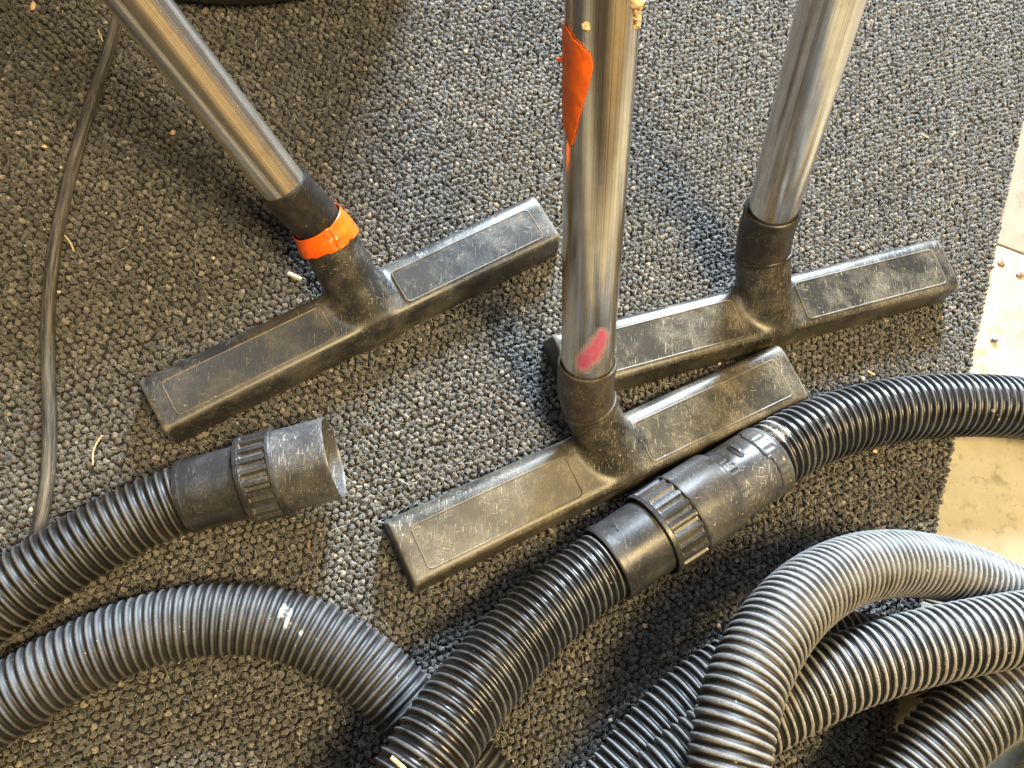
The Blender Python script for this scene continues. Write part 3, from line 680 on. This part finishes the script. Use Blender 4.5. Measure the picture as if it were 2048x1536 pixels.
q = lathe(k0, k1, arc([(s2 + .008, .0262), (s2 - .0022, .0262), (s2 - .003, .0270), (s2 - .0025, .0280), (s2, .0284), (s2 + .0006, .0280), (s3 - .001, .0284), (s3 - .0004, .0290), (s3 + .0006, .0290), (s3 + .0012, .0282)], .0005), 180, grip(22, s2 + .0006, s3 - .001, .0015))
mesh('grip_ring', q[0], q[1], MAT['cuff'], h3, {'suv': q[2]}, sharp=30)
q = lathe(k0, k1, arc([(s3, .0280), (s4 - .001, .0276), (s4, .0273), (s4 + .0005, .0262), (s4 + .002, .0245)]), 96)
mesh('coupling_barrel', q[0], q[1], MAT['cuff_worn'], h3, {'suv': q[2]}, sharp=35)
def wavy(s, th): return .0016 * np.tanh(4 * np.sin(3 * th + .4)) * np.exp(-((s - s5) / .004)**2)
q = lathe(k0, k1, arc([(s4 - .002, .0250), (s4 + .003, .0251), (s4 + .012, .0250), (s5 - .0002, .0246), (s5, .0238), (s5 + .0006, .0225)], .0008), 140, grip(34, s4 + .0022, s4 + .0085, .0003), wavy)
inner = mesh('coupling_neck', q[0], q[1], MAT['cuff_worn'], h3, {'suv': q[2]}, sharp=35)
q = lathe(k0, k1, arc([(s5, .0228), (s5 + .0009, .0243), (s5 + .0014, .0247), (s6 - .003, .0247), (s6 - .0012, .0243), (s6, .0235), (s6 + .0006, .0215), (s6 - .003, .0208)], .0008), 140, grip(30, s5 + .0022, s6 - .004, .0004), wavy)
mesh('end_cap', q[0], q[1], MAT['cuff_worn'], h3, {'suv': q[2]}, sharp=35)
# latch slot: a curved recess frame and tab on the neck
mslot = M('slot_dark', .6); mslot.color((.006, .006, .006)); 
def cyl_patch(A, d, r, pix, thick, mat, parent, name, rows=6):
    n_, b_ = frame_of(d); pl = []
    for (x, y) in pix:
        q = ray_cyl(x, y, A, d, r); s_ = (q - A) @ d; rr = q - A - s_ * d; pl.append((s_, math.atan2(rr @ b_, rr @ n_)))
    pl = np.array(pl); k = 6; o = []
    for i in range(len(pl)):
        for t in range(k): o.append(pl[i] + (pl[(i + 1) % len(pl)] - pl[i]) * t / k)
    o = np.array(o); cyl_ = lambda q, rr: A + q[:, 0:1] * d + rr * (np.cos(q[:, 1:2]) * n_ + np.sin(q[:, 1:2]) * b_)
    c = o.mean(0); rings = [cyl_(o, r - .0004), cyl_(o, r + thick * .6), cyl_(c + (o - c) * .9, r + thick), cyl_(c + (o - c) * .45, r + thick), cyl_(c + (o - c) * .02, r + thick)]
    V = np.vstack(rings); return mesh(name, V, grid_faces(5, len(o)), mat, parent)
cyl_patch(k0, ak, .0250, [(1453, 895), (1462, 893), (1490, 908), (1486, 915), (1478, 914), (1458, 903)], .0003, mslot.m, inner, 'latch_slot')
cyl_patch(k0, ak, .0250, [(1459, 893), (1466, 891), (1484, 902), (1482, 907)], .0012, MAT['cuff_worn'], inner, 'latch_tab')
cyl_patch(k0, ak, .0247, [(1541, 909), (1549, 918), (1534, 914)], .0004, MAT['cuff'], inner, 'arrow_mark')
cyl_patch(k0, ak, r0 + .0005, [(1222, 1052), (1227, 1044), (1234, 1050), (1238, 1061), (1235, 1061), (1230, 1051), (1226, 1050)], .0003, mslot.m, inner, 'moulded_mark')

# pile of hoses, lower right
hA = thing('vacuum_hose', P(1600, 1185, 0), 'thick pale grey ribbed hose bent in an arch on top of the hose pile', 'hose', 'ribbed vacuum hoses')
corrugated('ribbed_tube', hose_path([(1440, 1760, .112), (1446, 1660, .114), (1455, 1560, .114), (1467, 1440, .112), (1502, 1340, .106), (1552, 1252, .096), (1620, 1182, .083), (1708, 1137, .068), (1800, 1125, .053), (1900, 1140, .040), (2000, 1178, .031), (2100, 1235, .027), (2260, 1330, .027)]),
    .0213, .0050, .0017, 'hose_grey', hA, .9)
hB = thing('vacuum_hose', P(1750, 1328, 0), 'black hose with pale ribs running under the grey arched hose to the right edge', 'hose', 'ribbed vacuum hoses')
corrugated('ribbed_tube', hose_path([(1180, 1760, .060), (1240, 1670, .062), (1320, 1580, .063), (1422, 1492, .064), (1540, 1418, .066), (1682, 1346, .070), (1836, 1297, .072), (1960, 1270, .073), (2070, 1252, .073), (2240, 1235, .073)]),
    .0222, .0056, .0026, 'hose_mid', hB, 1.3)
hC = thing('vacuum_hose', P(1951, 1422, 0), 'grey ribbed hose curving across the bottom right corner of the pile', 'hose', 'ribbed vacuum hoses')
corrugated('ribbed_tube', hose_path([(1700, 1780, .055), (1752, 1670, .056), (1818, 1570, .058), (1886, 1485, .060), (1953, 1423, .062), (2030, 1378, .062), (2130, 1345, .060), (2300, 1320, .058)]),
    .0232, .0056, .0021, 'hose_grey', hC, 1.5)
hD = thing('vacuum_hose', P(1325, 1455, 0), 'lowest black ribbed hose, left side of the pile, flat on the carpet', 'hose', 'ribbed vacuum hoses')
corrugated('ribbed_tube', hose_path([(1080, 1780, .0275), (1160, 1670, .0275), (1240, 1570, .0275), (1325, 1460, .0275), (1418, 1375, .0275), (1510, 1320, .0275), (1600, 1292, .0275), (1700, 1290, .0275), (1800, 1310, .0275), (1900, 1350, .0275)]),
    .0222, .0056, .0027, 'hose_mid', hD, 1.6)
hE = thing('vacuum_hose', P(2080, 1560, 0), 'dark ribbed hose showing only at the bottom right corner below the pile', 'hose', 'ribbed vacuum hoses')
corrugated('ribbed_tube', hose_path([(1960, 1700, .024), (2020, 1640, .024), (2090, 1580, .024), (2180, 1530, .024), (2320, 1490, .024)]), .0205, .0066, .0022, 'hose_black', hE, 1.5)

# ------------------------------------------------------------------ power cord
cp = hose_path([(330, -420, .012), (285, -160, .012), (250, -20, .0115), (215, 110, .0115), (184, 200, .0115), (150, 312, .0115), (121, 430, .0115), (102, 545, .0115), (95, 650, .0115), (97, 760, .0115), (100, 850, .0115), (99, 930, .0112), (90, 1010, .0105), (74, 1075, .0095), (50, 1140, .0085), (20, 1230, .0085)])
p, s = resample(cp, .002)
V, F, suv, _ = sweep(p, s, .0042 * (1 + .03 * (vnoise(s * 60, s * 0, 2) - .5)), 20)
tag(mesh('power_cord', V, F, MAT['cord'], None, {'suv': suv}, origin=P(97, 700, 0)), 'dirty grey power cord running down the left side of the carpet', 'power cord')

# ------------------------------------------------------------------ vacuum cleaner standing beyond the top left
vc = P(330, -420, 0)
vac = thing('vacuum_cleaner', (vc[0], vc[1], 0), 'black drum of a vacuum cleaner at the top edge, left of the middle wand', 'vacuum cleaner')
DR = .185; ct = np.array([P(560, 5, 0)[0]-.05, P(600, 27, 0)[1] + DR - .020, ZC]); 
q = lathe(ct, ct + [0, 0, 1], arc([(.004, .02), (.004, DR - .02), (.010, DR - .008), (.02, DR - .003), (.05, DR), (.145, DR), (.148, DR + .005), (.162, DR + .005), (.165, DR)], .01), 96)
mesh('drum', q[0], q[1], MAT['body'], vac, sharp=35)
q = lathe(ct, ct + [0, 0, 1], arc([(.165, DR + .001), (.178, DR - .006), (.190, DR * .85), (.196, DR * .5), (.198, .001)], .01), 96)
mesh('motor_head', q[0], q[1], MAT['body'], vac, sharp=35)

# ------------------------------------------------------------------ litter on the carpet and floor
def stick(name, p0, p1, z, r, mat, label, cat, bend=0.0, taper=.8):
    a, b = P(*p0, z), P(*p1, z); n_ = 10; t = np.linspace(0, 1, n_)[:, None]; d_ = b - a; nn = np.array([-d_[1], d_[0], 0])
    p = a + d_ * t + nn * bend * np.sin(np.pi * t); s = t[:, 0] * np.linalg.norm(d_)
    rad = np.full(n_, r); rad[0] *= .1; rad[-1] *= .1; rad[1] *= .9; rad[-2] *= taper
    p[1] = p[0] + (p[1] - p[0]) * .06; p[-2] = p[-1] + (p[-2] - p[-1]) * .06
    V, F, suv, _ = sweep(p, s, rad, 12); return tag(mesh(name, V, F, mat, None, origin=(a + b) / 2, sharp=40), label, cat)
zl = ZC + .0035
stick('plastic_stub', (576, 546), (603, 559), zl + .001, .0016, MAT['white'], 'short white plastic stub lying left of the taped wand\'s neck', 'stub')
stick('straw_bit', (127, 468), (148, 503), zl, .0006, MAT['straw'], 'thin dry straw on the carpet just right of the power cord', 'straw', .06)
stick('straw_bit', (205, 870), (186, 930), zl, .0006, MAT['straw'], 'curved pale straw between the cord and the lower left nozzle corner', 'straw', -.12)
stick('straw_bit', (196, 60), (206, 84), zl, .0005, MAT['straw'], 'tiny straw left of the first steel tube near the top edge', 'straw')
stick('straw_bit', (782, 1514), (812, 1540), .105, .0011, MAT['straw'], 'yellow splinter stuck on the ribs of the central hose at the bottom edge', 'straw')
stick('straw_bit', (1842, 268), (1858, 276), zl, .0006, MAT['straw'], 'pale splinter on the carpet right of the rightmost steel tube', 'straw')
stick('straw_bit', (1735, 742), (1750, 750), zl, .0007, MAT['straw'], 'brown splinter in the shade below the rightmost nozzle', 'straw')
for k, (x, y, r, mt, lb, ct_, sq) in enumerate([
    (66, 12, .0032, 'cork', 'largest tan crumb at the very top left corner', 'crumb', (.7, 1.4, .6)),
    (345, 265, .0022, 'cork', 'tan crumb on the carpet left of the first steel tube', 'crumb', (1, 1, .6)),
    (89, 293, .0018, 'cork', 'small tan crumb left of the power cord', 'crumb', (1.2, .8, .6)),
    (932, 103, .0017, 'cork', 'orange crumb on the grey carpet left of the middle tube', 'crumb', (1, 1.1, .6)),
    (617, 1090, .0018, 'brown', 'rusty flake right of the open cuff above the arched hose', 'flake', (.6, 1.6, .5)),
    (1290, 1251, .0019, 'cork', 'pale crumb on the carpet left of the hose pile', 'crumb', (1.2, .9, .6)),
    (1438, 1252, .0018, 'cork', 'pale crumb touching the left side of the hose pile', 'crumb', (.8, 1.1, .6)),
    (1750, 902, .0020, 'cork', 'tan crumb below the right hose near the carpet edge', 'crumb', (1.1, .8, .6)),
    (1221, 1440, .0017, 'white', 'whitish crumb right of the central hose near the bottom', 'crumb', (1, 1, .6))]):
    tag(lump('crumb' if mt != 'brown' else 'flake', P(x, y, zl + .0006), r * .78, MAT[mt], None, k, squash=sq), lb, ct_)
tag(lump('grit', P(1990, 680, .0012), .0021, MAT['slate'], None, 3, squash=(1.5, .8, .7), amp=.5), 'dark grey grit lying on the pale tiles beside the carpet edge', 'grit')
tag(lump('paint_flake', P(2003, 526, .0007), .0022, MAT['brown'], None, 6, squash=(1, 1.3, .25), amp=.7), 'brown flake on the pale tiles just below the tile joint', 'flake')
tag(lump('paint_flake', P(2041, 549, .0009), .0024, MAT['brown'], None, 9, squash=(1.3, .9, .3), amp=.6), 'rusty flake on the pale tiles at the right picture edge', 'flake')
# lint tuft: a bundle of curled hairs
n = 90; Vl, Fl = [], []; cc = P(1965, 691, .0014)
for i in range(n):
    a = rng.uniform(0, 2 * math.pi); L = rng.uniform(.002, .005); x0 = cc + np.array([rng.normal(0, .0028), rng.normal(0, .0010), rng.uniform(0, .0018)]); cur = rng.normal(0, 2)
    prev = []
    for t in (0, .33, .66, 1):
        aa = a + cur * t; p = x0 + np.array([math.cos(aa), math.sin(aa) * .5, rng.uniform(0, .3)]) * L * t; nn = np.array([-math.sin(aa), math.cos(aa), .3]) * .00009
        prev += [p + nn, p - nn]
    b = len(Vl); Vl += prev; Fl += [(b, b + 1, b + 3, b + 2), (b + 2, b + 3, b + 5, b + 4), (b + 4, b + 5, b + 7, b + 6)]
tag(mesh('lint_tuft', Vl, Fl, MAT['fluff'], None, origin=cc), 'pale lint tuft on the tiles beside the dark grit', 'lint')
# fine pale grit all over the carpet: nobody could count it
fp, fd = spots(.013, .7, .5, 60); n = len(fp); sz = rng.gamma(2.0, .00013, n) + .00015; tv, tf = ell(5, 3)
V = fp[:, None] + np.array([0, 0, .0024]) + tv[None] * sz[:, None, None] * rng.uniform(.35, 1.8, (n, 1, 3)); F = (tf[None] + (np.arange(n) * len(tv))[:, None, None]).reshape(-1, 3)
mesh('fine_grit', V.reshape(-1, 3), F, MAT['fibre'], None, {'tone': np.repeat(rng.uniform(.5, 1, n), len(tv))}, kind='stuff')
